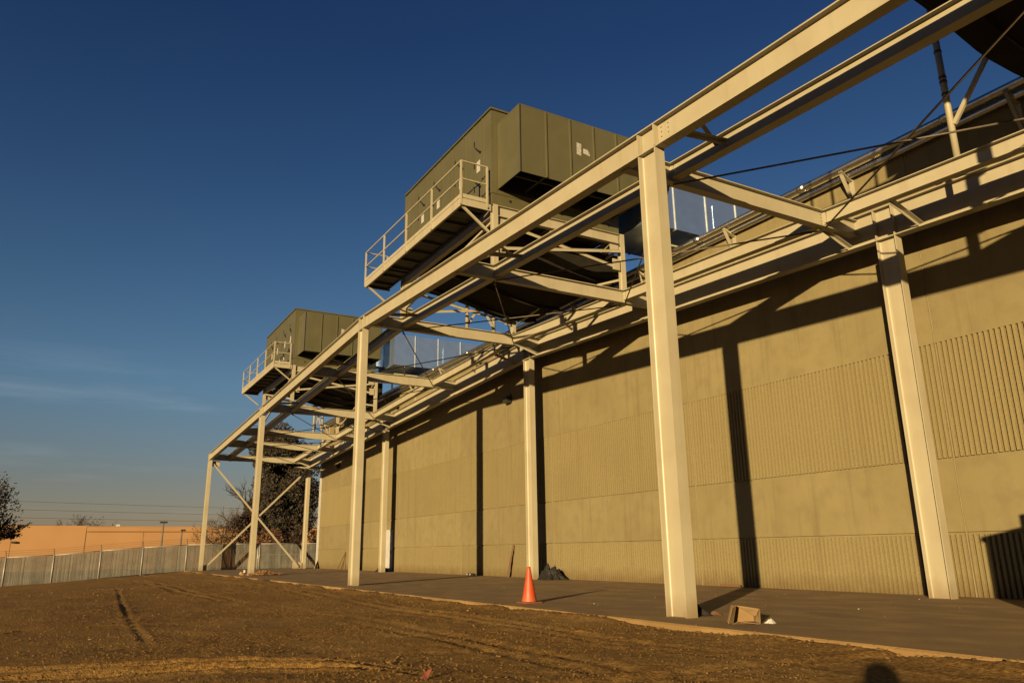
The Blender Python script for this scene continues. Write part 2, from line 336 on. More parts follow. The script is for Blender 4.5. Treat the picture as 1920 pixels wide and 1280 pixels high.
# loose clods lying on the dirt
def blob(mb, c, r, rnd, sq=0.7):
    t = (1+5**0.5)/2
    P = [(-1,t,0),(1,t,0),(-1,-t,0),(1,-t,0),(0,-1,t),(0,1,t),(0,-1,-t),(0,1,-t),(t,0,-1),(t,0,1),(-t,0,-1),(-t,0,1)]
    Fc = [(0,11,5),(0,5,1),(0,1,7),(0,7,10),(0,10,11),(1,5,9),(5,11,4),(11,10,2),(10,7,6),(7,1,8),(3,9,4),(3,4,2),(3,2,6),(3,6,8),(3,8,9),(4,9,5),(2,4,11),(6,2,10),(8,6,7),(9,8,1)]
    a = rnd.uniform(0, 6.28); ca, sa = math.cos(a), math.sin(a); sx = rnd.uniform(0.7, 1.35); vs = []
    for x, y, z in P:
        k = r/1.9*rnd.uniform(0.72, 1.28); x, y, z = x*k*sx, y*k, z*k*sq
        vs.append((c[0]+x*ca-y*sa, c[1]+x*sa+y*ca, c[2]+z))
    mb.add(vs, Fc)
cl = MB(); rc = random.Random(3)
N = 36000
xs = []; 
while len(xs) < N:
    d = 2.2 + 34*rc.random()**1.9; a = YAW + rc.uniform(-0.62, 0.35)
    x = CAM.x + d*math.sin(a); y = CAM.y + d*math.cos(a)
    if x > SLAB_X0-0.02: continue
    k = vnoise(np.array([x*0.9]), np.array([y*0.9]), 51)[0]
    if rc.random() > 0.30+1.2*max(0, k-0.35): continue
    xs.append((x, y, d))
zz = ground_h(np.array([q[0] for q in xs]), np.array([q[1] for q in xs]))
for (x, y, d), z in zip(xs, zz):
    r = rc.choice((0.0035, 0.004, 0.005, 0.006, 0.008))*(1+0.04*d) * (2.4 if rc.random() < 0.006 else 1)
    blob(cl, (x, y, z+r*0.25), r, rc)
for k in range(1500):     # crumbs along the slab edge
    y = rc.uniform(-6, 44); x = SLAB_X0 - abs(rc.gauss(0, 0.22)) + 0.05
    if x > SLAB_X0 and rc.random() < 0.6: continue
    z = gz(x, y) if x < SLAB_X0 else 0.0
    r = rc.uniform(0.006, 0.022); blob(cl, (x, y, z+r*0.25), r, rc)
tag(cl.build('soil_clods', 'clod'), 'loose brown soil clods and crumbs over the dirt yard', kind='stuff')

# ------------------------------------------------------------------ slab
WX = 7.50                                   # face of the building wall
sb = MB(); ys = axis([(-32, 48.4, 0.35)])
jit = [SLAB_X0 + 0.012*math.sin(y*1.3)+rng.uniform(-0.008, 0.008) for y in ys]
vs = []; fs = []
for y, xj in zip(ys, jit): vs += [(xj+0.004, y, -0.25), (xj, y, -0.022), (xj+0.022, y, 0.0), (WX+0.3, y, 0.0)]
for i in range(len(ys)-1):
    a = 4*i; b = a+4; fs += [(a,a+1,b+1,b),(a+1,a+2,b+2,b+1),(a+2,a+3,b+3,b+2)]
sb.add(vs, fs)
tag(sb.build('concrete_slab', 'slab'), 'long concrete slab apron between the dirt and the building wall', kind='structure')

# ------------------------------------------------------------------ building with precast fluted panels
Z2T, Z2B, Z1T, ZTOP = 5.19, 2.75, 1.254, 10.05
bld = thing('warehouse_building', 'long tan precast concrete building with fluted wall panels behind the steel frame', 'building', (WX, 0, 0))
RIB = 0.11
def flutes(z0, z1, width, n):
    mb = MB(); p = width/n
    for i in range(n):
        y0 = i*p + p*0.20; y1 = y0 + p*0.60; c = 0.004
        a = [(0.0,y0+c),(0.0,y1-c),(0.075,y1+0.003),(0.075,y0-0.003)]
        j = [rng.uniform(-0.002, 0.002) for _ in range(2)]
        mb.add([(x+(j[0] if k in (0,1) else 0), y, z) for z in (z0, z1) for k,(x,y) in enumerate(a)],
               [(0,1,5,4),(1,2,6,5),(3,0,4,7),(4,5,6,7),(3,2,1,0)])
    return mb
PW = 7.62; GAP = 0.034
fl_hi = flutes(Z2B+0.0, Z2T-0.001, PW-GAP, 69).mesh('fluted_band'); fl_hi.materials.append(MT['flute'])
fl_lo = flutes(0.0, Z1T-0.045, PW-GAP, 69).mesh('fluted_band'); fl_lo.materials.append(MT['flute'])
pm = MB(); w = PW-GAP
pm.box(0.0, 0.2, 0, w, Z2T, ZTOP)
pm.box(0.075, 0.2, 0, w, Z2B, Z2T-0.0)
pm.box(0.05, 0.2, 0, w, Z2B-0.045, Z2B)
pm.box(0.0, 0.2, 0, w, Z1T, Z2B-0.045)
pm.box(0.05, 0.2, 0, w, Z1T-0.045, Z1T)
pm.box(0.075, 0.2, 0, w, 0.0, Z1T-0.045)
pmesh = pm.mesh('wall_panel'); pmesh.materials.append(MT['conc'])
for n in range(-4, 6):
    y0 = -0.18 + n*PW + GAP/2
    sc = 1.0 if n < 5 else (45.1-y0)/w
    P = inst(pmesh, 'wall_panel', bld, (0, y0, 0), scale=(1, sc, 1))
    inst(fl_hi, 'fluted_band', P); inst(fl_lo, 'fluted_band', P)
    if n > -4: MB().box(0.006, 0.06, y0-GAP+0.009, y0-0.009, 0.0, ZTOP-0.01).build('joint_seal', 'seal', bld)
MB().box(0.2, 40, -30.6, 45.08, 9.6, 9.9).build('roof', 'roof', bld)
MB().box(0.21, 40, 44.9, 45.1, 0, 9.58).build('end_wall', 'conc', bld)
MB().box(-0.03, 0.26, -30.6, 45.12, ZTOP, ZTOP+0.07).build('parapet_coping', 'conc', bld)
d = MB().box(-0.035, 0.02, 31.1, 32.15, 0.01, 2.12).build('door', 'white', bld)
MB().box(-0.075, -0.035, 31.18, 31.24, 0.95, 1.08).build('door_handle', 'lamp', d)
df = MB().box(-0.05, 0.02, 31.02, 31.10, 0.0, 2.2).box(-0.05, 0.02, 32.15, 32.23, 0.0, 2.2).box(-0.05, 0.02, 31.10, 32.15, 2.12, 2.2).build('door_frame', 'white', bld)
for yy, zz_ in ((18.08, 7.12), (41.1, 6.6)):
    l = MB().box(-0.28, -0.02, yy-0.16, yy+0.16, zz_-0.14, zz_+0.14).build('wall_lamp', 'lamp', bld)
    MB().box(-0.05, 0.0, yy-0.08, yy+0.08, zz_+0.14, zz_+0.26).build('lamp_mount', 'lamp', l)
MB().box(-0.13, -0.01, 44.96, 45.09, 0.25, 9.3).build('downspout', 'white', bld)
MB().add([(-0.5,44.2,0.05),(-0.1,44.95,0.05),(-0.02,44.95,0.55),(-0.42,44.2,0.12),(-0.46,44.2,0.0),(-0.06,44.95,0.0),(0.0,44.95,0.5),(-0.38,44.2,0.06)],[(0,1,2,3),(7,6,5,4),(0,3,7,4),(1,5,6,2),(3,2,6,7),(0,4,5,1)]).build('downspout_splash', 'steel', bld)
# small lit penthouse on the roof by the far corner
ph = thing('rooftop_penthouse', 'small cream louvred box on the roof at the far end of the wall', 'rooftop unit', (8.6, 43.4, 9.9))
MB().box(-0.6, 2.4, -1.2, 1.2, 0, 1.3).build('housing', 'steel', ph)
for k in range(6): MB().box(-0.66, -0.6, -1.0+k*0.34, -0.8+k*0.34, 0.15, 0.6).build('louvre', 'olive_dk', ph)
MB().box(-0.75, 2.5, -1.3, 1.3, 1.3, 1.38).build('lid', 'steel', ph)

# pipes along the top of the wall
pr = thing('wall_pipe_run', 'pair of silver jacketed pipes carried on brackets along the wall top', 'pipes', (WX, 0, 9.8))
for dx, dz, r, nm in ((-0.30, 0.10, 0.088, 'pipe'), (-0.13, -0.07, 0.075, 'pipe')):
    MB().tube((dx, -30, dz), (dx, 45, dz), r, n=16).build(nm, 'alu', pr, smooth=True)
    for k in range(20 if dz > 0 else 0):
        y = -28 + k*3.81 + 0.2*dx
        MB().tube((dx, y-0.10, dz), (dx, y+0.10, dz), r+0.014, n=16).build('pipe_coupling', 'alu', pr, smooth=True)
for k in range(-6, 12):
    y = 1.2 + 3.87*k
    if y > 44.5: continue
    b = MB(); b.bar((-0.42, y, -0.02), (-0.001, y, -0.19), 0.09, 0.05); b.bar((-0.40, y, -0.045), (-0.001, y, -0.85), 0.07, 0.05); b.box(-0.03, -0.001, y-0.06, y+0.06, -1.0, -0.12)
    b.build('pipe_bracket', 'steel', pr)

# ------------------------------------------------------------------ steel frame
S = 15.24; IW = 6.70; XP = 1.15; XI = 5.59
def ztop(y): return 8.93 - 0.0433*abs(y-15.24)
def zc(y): return ztop(y) - 0.09
fr = thing('steel_canopy_frame', 'long cream painted steel canopy frame of columns and beams beside the wall', 'steel frame', (0, 0, 0))
COLS = [-15.24, 0, S, 2*S, 3*S]
CROSS = [-17.7, -10.89, -6.10, 0.76, 7.87, 14.50, 21.74, 29.29, 35.81, 39.90, 45.40]
CD, CW = 0.459, 0.215
def column(x, y, zt):
    c = MB(); c.prof((x, y, 0.0), (x, y, zt), isec(CD, CW, 0.024, 0.015, 0.03), upv=(0, 1, 0))
    o = c.build('column', 'steel', fr)
    return o
def plate(o, x0, x1, y0, y1, z0, z1, nm='stiffener_plate'): return MB().box(x0, x1, y0, y1, z0, z1).build(nm, 'steel', o)
OD = 0.47
for y in COLS:
    zt = ztop(y) - OD - 0.005
    o = column(0, y, zt)
    for s in (-1, 1):
        yy = y + s*(CD/2-0.012)
        plate(o, -0.108, -0.012, yy-0.012, yy+0.012, zt+0.03, zt+OD-0.03)
    z2 = ztop(y) - 0.78
    o = column(IW, y, z2)
    for s in (-1, 1):
        yy = y + s*(CD/2-0.012)
        plate(o, IW-0.108, IW-0.012, yy-0.012, yy+0.012, z2+0.03, z2+0.74)
def beam(nm, a, b, dep, wid, tf=0.02, tw=0.013, parent=fr):
    """top of the beam runs from a to b"""
    a = Vector(a)-Vector((0,0,dep/2)); b = Vector(b)-Vector((0,0,dep/2))
    return MB().prof(a, b, isec(dep, wid, tf, tw, 0.015)).build(nm, 'steel', parent)
# longitudinal beams, spliced at every column
segs = [-20.0] + COLS[1:4] + [3*S+0.24]
ends = [(-20.0, 0.0+0.42), (0.43, S), (S, 2*S+0.42), (2*S+0.43, 3*S+0.24)]
segl = [(-20.0, -0.42), (-0.412, S-0.004), (S+0.004, 2*S), (2*S+0.006, 3*S+0.236)]
for a, b in segl:
    beam('edge_beam', (0, a, ztop(a)), (0, b, ztop(b)), OD, 0.215, 0.024)
    beam('inner_edge_beam', (IW, a, ztop(a)-0.03), (IW, b, ztop(b)-0.03), 0.74, 0.24, 0.024)
bolt = MB().tube((-0.018, 0, 0), (0.0, 0, 0), 0.016, n=6).mesh('bolt'); bolt.materials.append(MT['steel'])
for y in (-0.42, 2*S):
    for k in range(4): inst(bolt, 'bolt', fr, (-0.008, y-0.09, ztop(y)-0.10-k*0.09))
    for k in range(4): inst(bolt, 'bolt', fr, (-0.008, y+0.09, ztop(y)-0.10-k*0.09))
for i, y in enumerate(CROSS):
    zt = zc(y)
    o = beam('cross_beam', (0.015, y, zt), (IW-0.015, y, zt), 0.40, 0.19)
    for xx in (XP, XI): plate(o, xx-0.014, xx+0.014, y-0.094, y-0.008, zt-0.37, zt-0.03)
    for xx in (XI,):
        for r_ in range(4):
            for c_ in (-0.045, 0.045): inst(bolt, 'bolt', o, (xx+c_-0.045, y-0.010, zt-0.08-r_*0.075), rot=(0, 0, math.pi/2))
for a, b in zip(CROSS[:-1], CROSS[1:]):
    za, zb = zc(a)-0.01, zc(b)-0.01
    beam('purlin', (XP, a+0.11, za), (XP, b-0.11, zb), 0.34, 0.20, 0.018, 0.011)
    beam('purlin', (XI, a+0.11, za), (XI, b-0.11, zb), 0.32, 0.20, 0.018, 0.011)
    if a < 41:
        for p0, p1 in (((XP, a+0.05, za-0.38), (XI, b-0.05, zb-0.38)), ((XI, a+0.05, za-0.42), (XP, b-0.05, zb-0.42))):
            r = MB(); r.tube(p0, p1, 0.019, n=8); o = r.build('tension_rod', 'rod', fr, smooth=True)
            c = Vector(p0).lerp(Vector(p1), 0.04); d = (Vector(p1)-Vector(p0)).normalized()
            MB().tube(c-d*0.12, c+d*0.12, 0.032, n=8).build('turnbuckle', 'rod', o)
    mid = a + 0.22*(b-a) if b-a > 5 else (a+b)/2
    # short kicker braces between neighbouring beams
    for x0, x1, y, zz0, zz1 in ((0.05, XP-0.06, a+0.77*(b-a), -0.40, -0.28),) + tuple((XI+0.05, IW-0.08, cy_+s_*0.85, -0.40, -0.70) for cy_ in COLS for s_ in (-1, 1) if a < cy_+s_*0.85 < b):
        k = MB(); k.bar((x0, y, ztop(y)+zz0), (x1, y+0.02, ztop(y)+zz1), 0.10, 0.012); k.bar((x0, y+0.045, ztop(y)+zz0-0.035), (x1, y+0.065, ztop(y)+zz1-0.035), 0.012, 0.08)
        k.build('kicker_brace', 'steel', fr)
    k = MB(); k.bar((0.05, a+0.73*(b-a), ztop(a+0.73*(b-a))-0.22), (XP-0.06, a+0.81*(b-a), ztop(a+0.81*(b-a))-0.26), 0.08, 0.012); k.build('kicker_brace', 'steel', fr)
# ledger angle along the wall side
for a, b in segl:
    l = MB(); p0 = Vector((6.93, a, ztop(a)-0.52)); p1 = Vector((6.93, b, ztop(b)-0.52))
    l.bar(p0, p1, 0.012, 0.14); l.bar(p0+Vector((0.05,0,-0.065)), p1+Vector((0.05,0,-0.065)), 0.09, 0.012)
    l.build('ledger_angle', 'steel', fr)
    n = int((b-a)/2.54)
    for k in range(n+1):
        y = a+0.3+k*(b-a-0.6)/max(1, n)
        MB().bar((6.82, y, ztop(y)-0.42), (6.925, y, ztop(y)-0.50), 0.06, 0.012).build('ledger_clip', 'steel', fr)
# cross bracing in the end frame
yE = 3*S
for p0, p1, dy in (((0.12, yE, ztop(yE)-0.62), (IW-0.35, yE, 0.12), -0.06), ((0.25, yE, 0.18), (IW-0.15, yE, ztop(yE)-0.92), 0.06)):
    p0 = Vector(p0)+Vector((0,dy,0)); p1 = Vector(p1)+Vector((0,dy,0))
    b = MB(); b.bar(p0, p1, 0.10, 0.14, upv=(0,1,0)); b.build('diagonal_brace', 'steel', fr)
plate(fr, 0.11, 0.62, yE-0.02, yE+0.02, ztop(yE)-0.86, ztop(yE)-0.5, 'gusset_plate')
plate(fr, IW-0.75, IW-0.11, yE-0.02, yE+0.02, 0.02, 0.42, 'gusset_plate')
plate(fr, 0.11, 0.42, yE-0.02, yE+0.02, 0.02, 0.36, 'gusset_plate')
MB().bar((5.6, yE-0.2, ztop(yE)-0.78), (7.3, yE-0.25, ztop(yE)-0.66), 0.12, 0.16).build('spreader_bar', 'steel', fr)

# ------------------------------------------------------------------ service platforms under the air handlers
SZ = 0.97
PX, PI_ = 1.443, 6.02        # legs in platform units, over the two purlins
def platform(yw, ln, label, pan):
    y0 = 0.0; yn, yf = 0.0, ln; yend = pan
    XP, XI = PX, PI_
    t = thing('service_platform', label, 'platform', (-0.25, yw, 0.03), group='platforms carrying the air handlers'); t.scale = (SZ, SZ, SZ)
    foot = lambda y: (zc(yw+SZ*y)+0.004-0.03)/SZ
    T = lambda x, y, z: (x, y-y0, z)
    ZP = 10.66
    for y in (yn, yf):
        for x in (XP, XI):
            l = MB(); l.prof(T(x, y, foot(y)+0.004), T(x, y, ZP-0.03), isec(0.17, 0.16, 0.014, 0.010, 0.008), upv=(0,1,0)); o = l.build('leg', 'steel', t)
            MB().box(x-0.11, x+0.11, y-y0-0.11, y-y0+0.11, foot(y), foot(y)+0.018).build('foot_plate', 'steel', o)
            s = 1 if x < 3 else -1
            MB().box(x+s*0.085, x+s*0.36, y-y0-0.012, y-y0+0.012, 9.42 if s < 0 else 9.20, 9.78 if s < 0 else 9.50).build('gusset_plate', 'steel', o)
            MB().box(x+s*0.085, x+s*0.42, y-y0+0.016, y-y0+0.034, 9.98, 10.30).build('gusset_plate', 'steel', o)
        beam('deck_beam', T(XP+0.085, y, ZP-0.04), T(XI-0.085, y, ZP-0.04), 0.33, 0.16, 0.016, 0.010, parent=t)
        for za, zb, dy in ((9.34, 10.08, -0.05), (10.20, 9.55, 0.05)):
            b = MB(); b.bar(T(XP+0.12, y+dy, za), T(XI-0.12, y+dy, zb), 0.09, 0.012, upv=(0,0,1)); b.bar(T(XP+0.12, y+dy-0.04, za-0.045), T(XI-0.12, y+dy-0.04, zb-0.045), 0.010, 0.09, upv=(0,0,1))
            b.build('diagonal_brace', 'steel', t)
    for x in (XP, XI, 3.75):
        beam('deck_beam', T(x, yn+0.09, ZP-0.045), T(x, yf-0.09, ZP-0.045), 0.33, 0.16, 0.016, 0.010, parent=t)
    for x in (XP, XI):
        b = MB(); b.bar(T(x, yn+0.12, foot(yn)+0.4), T(x, yf-0.12, 10.25), 0.07, 0.07); b.build('diagonal_brace', 'steel', t)
        b = MB(); b.bar(T(x+0.08, yn+0.12, 10.25), T(x+0.08, yf-0.12, foot(yf)+0.4), 0.07, 0.07); b.build('diagonal_brace', 'steel', t)
    # curved drain pan hung below the deck
    pts = [(1.7,10.34),(1.7,10.22),(2.4,10.17),(3.0,10.10),(3.6,10.02),(4.1,9.92),(4.6,9.80),(5.1,9.68),(5.5,9.63),(6.3,9.62),(6.75,9.64),(6.75,10.34)]
    q = MB(); n = len(pts); ya, yb = yn+0.9, yend
    q.add([T(x, y, z) for y in (ya, yb) for x, z in pts], [tuple(range(n)), tuple(range(n, 2*n))]+[(i, (i+1) % n, (i+1) % n+n, i+n) for i in range(n)])
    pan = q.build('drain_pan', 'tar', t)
    for k in range(4):
        y = ya+0.5+k*(yb-ya-1.0)/3
        r = MB()
        for (xa, za), (xb, zb) in zip(pts[1:10], pts[2:11]): r.bar(T(xa, y, za-0.05), T(xb, y, zb-0.05), 0.05, 0.09)
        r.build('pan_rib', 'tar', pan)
    # walkway
    wy0, wy1 = y0, y0+8.0
    XO, XN = 0.40, 1.28
    for k in range(16):
        a = wy0+0.04+k*(wy1-wy0-0.08)/16; b = a+(wy1-wy0-0.08)/16-0.03
        MB().box(XO+0.03, XN-0.07, a-y0, b-y0, 10.50, 10.53).build('deck_plank', 'grating_shade', t)
    MB().box(XN-0.05, XN, wy0-y0, wy1-y0, 10.46, 10.54).build('deck_edge_angle', 'grating_shade', t)
    MB().prof(T(XO, wy0, 10.55), T(XO, wy1, 10.55), [(-0.006,-0.12),(0.06,-0.12),(0.06,-0.108),(0.006,-0.108),(0.006,0.108),(0.06,0.108),(0.06,0.12),(-0.006,0.12)]).build('deck_channel', 'steel', t)
    for y in (wy0+0.03, wy1-0.03): MB().bar(T(XO+0.01, y, 10.53), T(XP-0.1, y, 10.53), 0.05, 0.20).build('deck_channel', 'steel', t)
    for k in range(9): MB().bar(T(XO+0.03, wy0+0.5+k*0.86, 10.465), T(XN-0.06, wy0+0.5+k*0.86, 10.465), 0.05, 0.06).build('deck_joist', 'grating_shade', t)
    ny_ = 4
    for k in range(ny_+1):
        y = wy0+0.12+k*(wy1-wy0-0.24)/ny_
        if k in (0, ny_): b = MB(); b.bar(T(XO+0.08, y, 10.44), T(XP-0.09, y, 9.80), 0.06, 0.06); b.build('bracket_strut', 'steel', t)
        MB().bar(T(XO+0.03, y+0.06, 10.47), T(XN, y+0.06, 10.47), 0.05, 0.05).build('deck_bearer', 'grating_shade', t)
        if k == 0: continue
    # guard rail
    pys = [wy0+0.02, wy0+2.05, wy0+4.07, wy0+6.1, wy1-0.02]
    for y in pys: MB().bar(T(XO-0.02, y, 10.45), T(XO-0.02, y, 11.80), 0.05, 0.05).build('rail_post', 'steel', t)
    for y in (wy0+0.02, wy1-0.02): MB().bar(T(XN-0.06, y, 10.5), T(XN-0.06, y, 11.80), 0.05, 0.05).build('rail_post', 'steel', t)
    for z in (11.80, 11.24):
        MB().tube(T(XO-0.02, wy0, z), T(XO-0.02, wy1, z), 0.024, n=8).build('guard_rail', 'steel', t)
        for y in (wy0+0.02, wy1-0.02): MB().tube(T(XO-0.02, y, z), T(XN-0.06, y, z), 0.024, n=8).build('guard_rail', 'steel', t)
    MB().box(XO-0.012, XO-0.004, wy0-y0, wy1-y0, 10.68, 10.79).build('toe_board', 'steel', t)
    MB().box(XO, XN-0.06, 0.016, 0.024, 10.66, 10.78).build('toe_board', 'steel', t)
    return t
Y1, Y2, Y3 = 7.87, 29.29, -10.89
platform(Y1, 6.84, 'middle cream steel service platform with railed walkway over the canopy frame', 6.8)
platform(Y2, 6.72, 'farthest cream steel service platform with railed walkway at the left', 6.55)
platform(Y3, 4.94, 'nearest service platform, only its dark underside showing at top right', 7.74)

# ------------------------------------------------------------------ air handling units
def ahu(label):
    t = thing('air_handling_unit', label, 'air handler', (0, 0, 0), group='air handlers on the platforms')
    X0, X1, L, Z0, Z1 = 1.36, 6.0, 6.6, 10.68, 13.74
    MB().box(X0+0.03, X1-0.03, 0.03, L-0.03, Z0+0.10, Z1-0.05).build('casing', 'olive_dk', t)
    MB().box(X0+0.02, X1-0.02, 0.02, L-0.02, Z0-0.02, Z0+0.34).build('base_rail', 'olive', t)
    for k in range(5): MB().tube((2.0+k*0.9, 0.012, Z0+0.2), (2.0+k*0.9, 0.022, Z0+0.2), 0.045, n=10).build('lifting_hole', 'black', t)
    # west face panels, three of them doors
    edges = [0.0, 0.55, 1.10, 1.75, 2.45, 2.75, 3.45, 4.1, 4.75, 5.4, 6.0, 6.6]
    doors = {1, 3, 6, 8}
    for i, (a, b) in enumerate(zip(edges[:-1], edges[1:])):
        p = MB().box(X0, X0+0.05, a+0.008, b-0.008, Z0+0.345, Z1-0.01).build('door' if i in doors else 'side_panel', 'olive', t)
        if i in doors:
            for z in (11.55, 12.35, 13.1): MB().box(X0-0.025, X0, b-0.05, b+0.0, z-0.08, z+0.08).build('hinge', 'black', p)
            for z in (11.6, 12.75):
                h = MB(); h.bar((X0-0.05, a+0.12, z-0.10), (X0-0.05, a+0.40, z+0.16), 0.03, 0.03); h.tube((X0-0.06, a+0.12, z-0.10), (X0, a+0.12, z-0.10), 0.035, n=8); h.build('latch_handle', 'black', p)
            MB().box(X0-0.006, X0-0.001, a+0.16, a+0.38, 12.05, 12.42).build('notice_sheet', 'paper', p)
        if i in (3, 5, 7): MB().box(X0-0.006, X0-0.001, a+0.2, a+0.42, 11.35, 11.62).build('notice_sheet', 'paper', p)
        MB().box(X0-0.03, X0+0.0, b-0.02, b+0.02, Z0+0.345, Z1-0.03).build('seam_batten', 'olive', t)
    # end face above and beside the hood
    for a, b in ((X0+0.052, 1.56), (5.80, X1)): MB().box(a+0.004, b-0.004, 0.0, 0.05, Z0+0.345, Z1-0.01).build('end_panel', 'olive', t)
    MB().box(1.56, 5.80, 0.002, 0.05, 13.29, Z1-0.01).build('end_panel', 'olive', t)
    MB().box(1.56, 5.80, 0.002, 0.05, Z0+0.345, 11.16).build('end_panel', 'olive', t)
    MB().box(1.56, 5.80, 0.004, 0.05, 11.16, 13.29).build('filter_bank', 'black', t)
    ee = [X0+0.0, 2.3, 3.2, 4.1, 5.0, X1]
    for a, b in zip(ee[:-1], ee[1:]): MB().box(a+0.004, b-0.004, L-0.05, L, Z0+0.345, Z1-0.01).build('end_panel', 'olive', t)
    for k in range(9): MB().box(X1-0.05, X1, 0.0+k*L/9+0.006 if k else 0.052, (k+1)*L/9-0.006 if k < 8 else L-0.052, Z0+0.345, Z1-0.01).build('side_panel', 'olive', t)
    r = MB().box(X0-0.05, X1+0.05, -0.05, L+0.05, Z1, Z1+0.055).build('roof', 'olive', t)
    for k in range(9): MB().box(X0-0.03, X1+0.03, 0.3+k*0.75, 0.34+k*0.75, Z1+0.055, Z1+0.10).build('roof_seam', 'olive', r)
    # intake hood
    h = MB().box(1.56, 5.80, -1.30, -0.002, 13.24, 13.29).build('hood', 'olive', t)
    hx = [1.56, 2.44, 3.28, 4.13, 4.98, 5.80]
    for a, b in zip(hx[:-1], hx[1:]):
        MB().box(a+0.003, b-0.003, -1.30, -1.275, 11.16, 13.238).build('hood_panel', 'olive', h)
    for x in hx[1:-1]: MB().box(x-0.022, x+0.022, -1.335, -1.300, 11.165, 13.26).build('hood_rib', 'olive', h)
    for x in (hx[0]+0.0, hx[-1]-0.03): MB().box(x, x+0.025, -1.318, -1.301, 11.15, 13.27).build('hood_corner', 'olive_dk', h)
    MB().box(1.56, 1.585, -1.273, -0.004, 11.16, 13.238).build('hood_cheek', 'olive', h)
    MB().box(5.775, 5.80, -1.273, -0.004, 11.16, 13.238).build('hood_cheek', 'olive', h)
    MB().box(1.60, 5.76, -0.9, -0.86, 11.2, 11.3).build('hood_brace', 'olive_dk', h)
    for x in hx[1:-1]: MB().box(x-0.025, x+0.025, -1.27, -0.06, 11.22, 11.29).build('hood_brace', 'olive_dk', h)
    nn = MB()
    nn.add([(3.50,-1.306,12.20),(3.66,-1.306,12.17),(3.68,-1.306,12.56),(3.51,-1.306,12.58)], [(0,1,2,3)])
    nn.build('notice_sheet', 'paper', h)
    nn = MB(); nn.add([(3.74,-1.306,12.28),(3.98,-1.312,12.23),(3.96,-1.306,12.34),(3.90,-1.306,12.43),(3.74,-1.306,12.44)], [(0,1,2,3,4)]); nn.build('notice_sheet', 'paper', h)
    return t
A1 = ahu('largest olive green air handling unit standing on the middle platform'); A1.location = (-0.25, Y1, 0.03); A1.scale = (SZ, SZ, SZ)
A2 = copy_tree(A1); A2.location = (-0.25, Y2, 0.03); tag(A2, 'smaller looking olive air handling unit on the farthest platform at left')
A3 = copy_tree(A1); A3.location = (-0.25, Y3, 0.03); tag(A3, 'olive air handling unit above the top right corner, seen from below')

# galvanised ducts from the units to the roof
def duct(y0, D, label):
    t = thing('sheet_metal_duct', label, 'duct', (5.957, y0, 10.603), group='bright ducts behind the air handlers'); t.scale = (SZ, SZ, SZ)
    B = D+2.4
    xs_ = [0.05, 1.30, 2.70, 4.10, 5.50, 6.90]
    for i, (a, b) in enumerate(zip(xs_[:-1], xs_[1:])):
        s = MB().box(a+0.012, b-0.012, D, B, 0.0, 1.75).build('duct_section', 'galv', t)
    for x in xs_[1:-1]: MB().box(x-0.018, x+0.018, D-0.03, B+0.03, -0.03, 1.78).build('duct_flange', 'galv_seam', t)
    MB().box(3.0, 3.85, D-0.012, D-0.001, 0.35, 1.2).build('access_panel', 'galv', t)
    for x in (0.8, 2.2):
        for y in (D+0.3, B-0.3): MB().bar((x, y, -0.55 if x > 1.2 else -0.9), (x, y, -0.045), 0.08, 0.08).build('support_leg', 'olive_dk', t)
    MB().bar((0.2, D+0.3, -0.45), (2.6, D+0.3, -0.45), 0.06, 0.06).build('support_rail', 'steel', t)
    MB().box(-0.42, 0.05, D+1.6, D+2.3, 0.2, 1.6).build('duct_neck', 'galv', t)
    return t
duct(Y1, -0.75, 'shiny galvanised duct seen behind the nearest tall column')
duct(Y2, -1.53, 'shiny galvanised duct beside the farthest air handler')
duct(Y3, -0.66, 'galvanised duct out beyond the top right corner')

# braced vent posts standing on the purlin
def posts(x0, x1, y, label):
    z0 = zc(y)+0.003
    t = thing('vent_post_frame', label, 'vent pipes', (x0, y, z0), group='braced vent pipes beside the platforms')
    for x in (0, x1-x0):
        q = MB().tube((x, 0, 0), (x, 0, 3.2), 0.065, n=12).build('vent_pipe', 'steel', t, smooth=True)
        for z in (1.45, 1.95, 2.15, 2.65): MB().tube((x, 0, z), (x, 0, z+0.05), 0.073, n=12).build('pipe_band', 'wire', q)
    for a, b in (((0.05, 0.05, 0.15), (x1-x0-0.05, 0.05, 1.8)), ((0.05, -0.05, 1.8), (x1-x0-0.05, -0.05, 0.15))): MB().bar(a, b, 0.06, 0.07).build('diagonal_brace', 'steel', t)
posts(3.65, 4.75, 14.50, 'pair of braced vent pipes behind the middle platform')
posts(4.15, 4.65, 35.81, 'pair of braced vent pipes past the farthest platform')
vp = thing('vent_post_frame', 'single banded vent pipe with a knee brace at the upper right', 'vent pipes', (5.59, -2.29, zc(-2.29)-0.008))
q = MB().tube((0,0,0),(0,0,3.4),0.062,n=12).build('vent_pipe', 'steel', vp, smooth=True)
for z in (1.35, 1.62, 1.72, 2.3): MB().tube((0,0,z),(0,0,z+0.05),0.070,n=12).build('pipe_band', 'wire', q)
MB().bar((0.0,-0.06,0.70),(0.0,-1.48,2.50),0.06,0.08).build('knee_brace', 'steel', vp)

# ------------------------------------------------------------------ things on the slab
c = thing('traffic_cone', 'orange traffic cone standing near the slab edge', 'cone', (-0.11, 4.27, 0.0))
MB().lathe([(0.155,0.03),(0.150,0.05),(0.128,0.15),(0.098,0.32),(0.068,0.48),(0.040,0.63),(0.034,0.685),(0.026,0.692)], 28).build('cone_body', 'cone', c, smooth=True)
MB().box(-0.19,0.19,-0.19,0.19,0.001,0.03).build('base', 'cone_base', c, bevel=0.012)

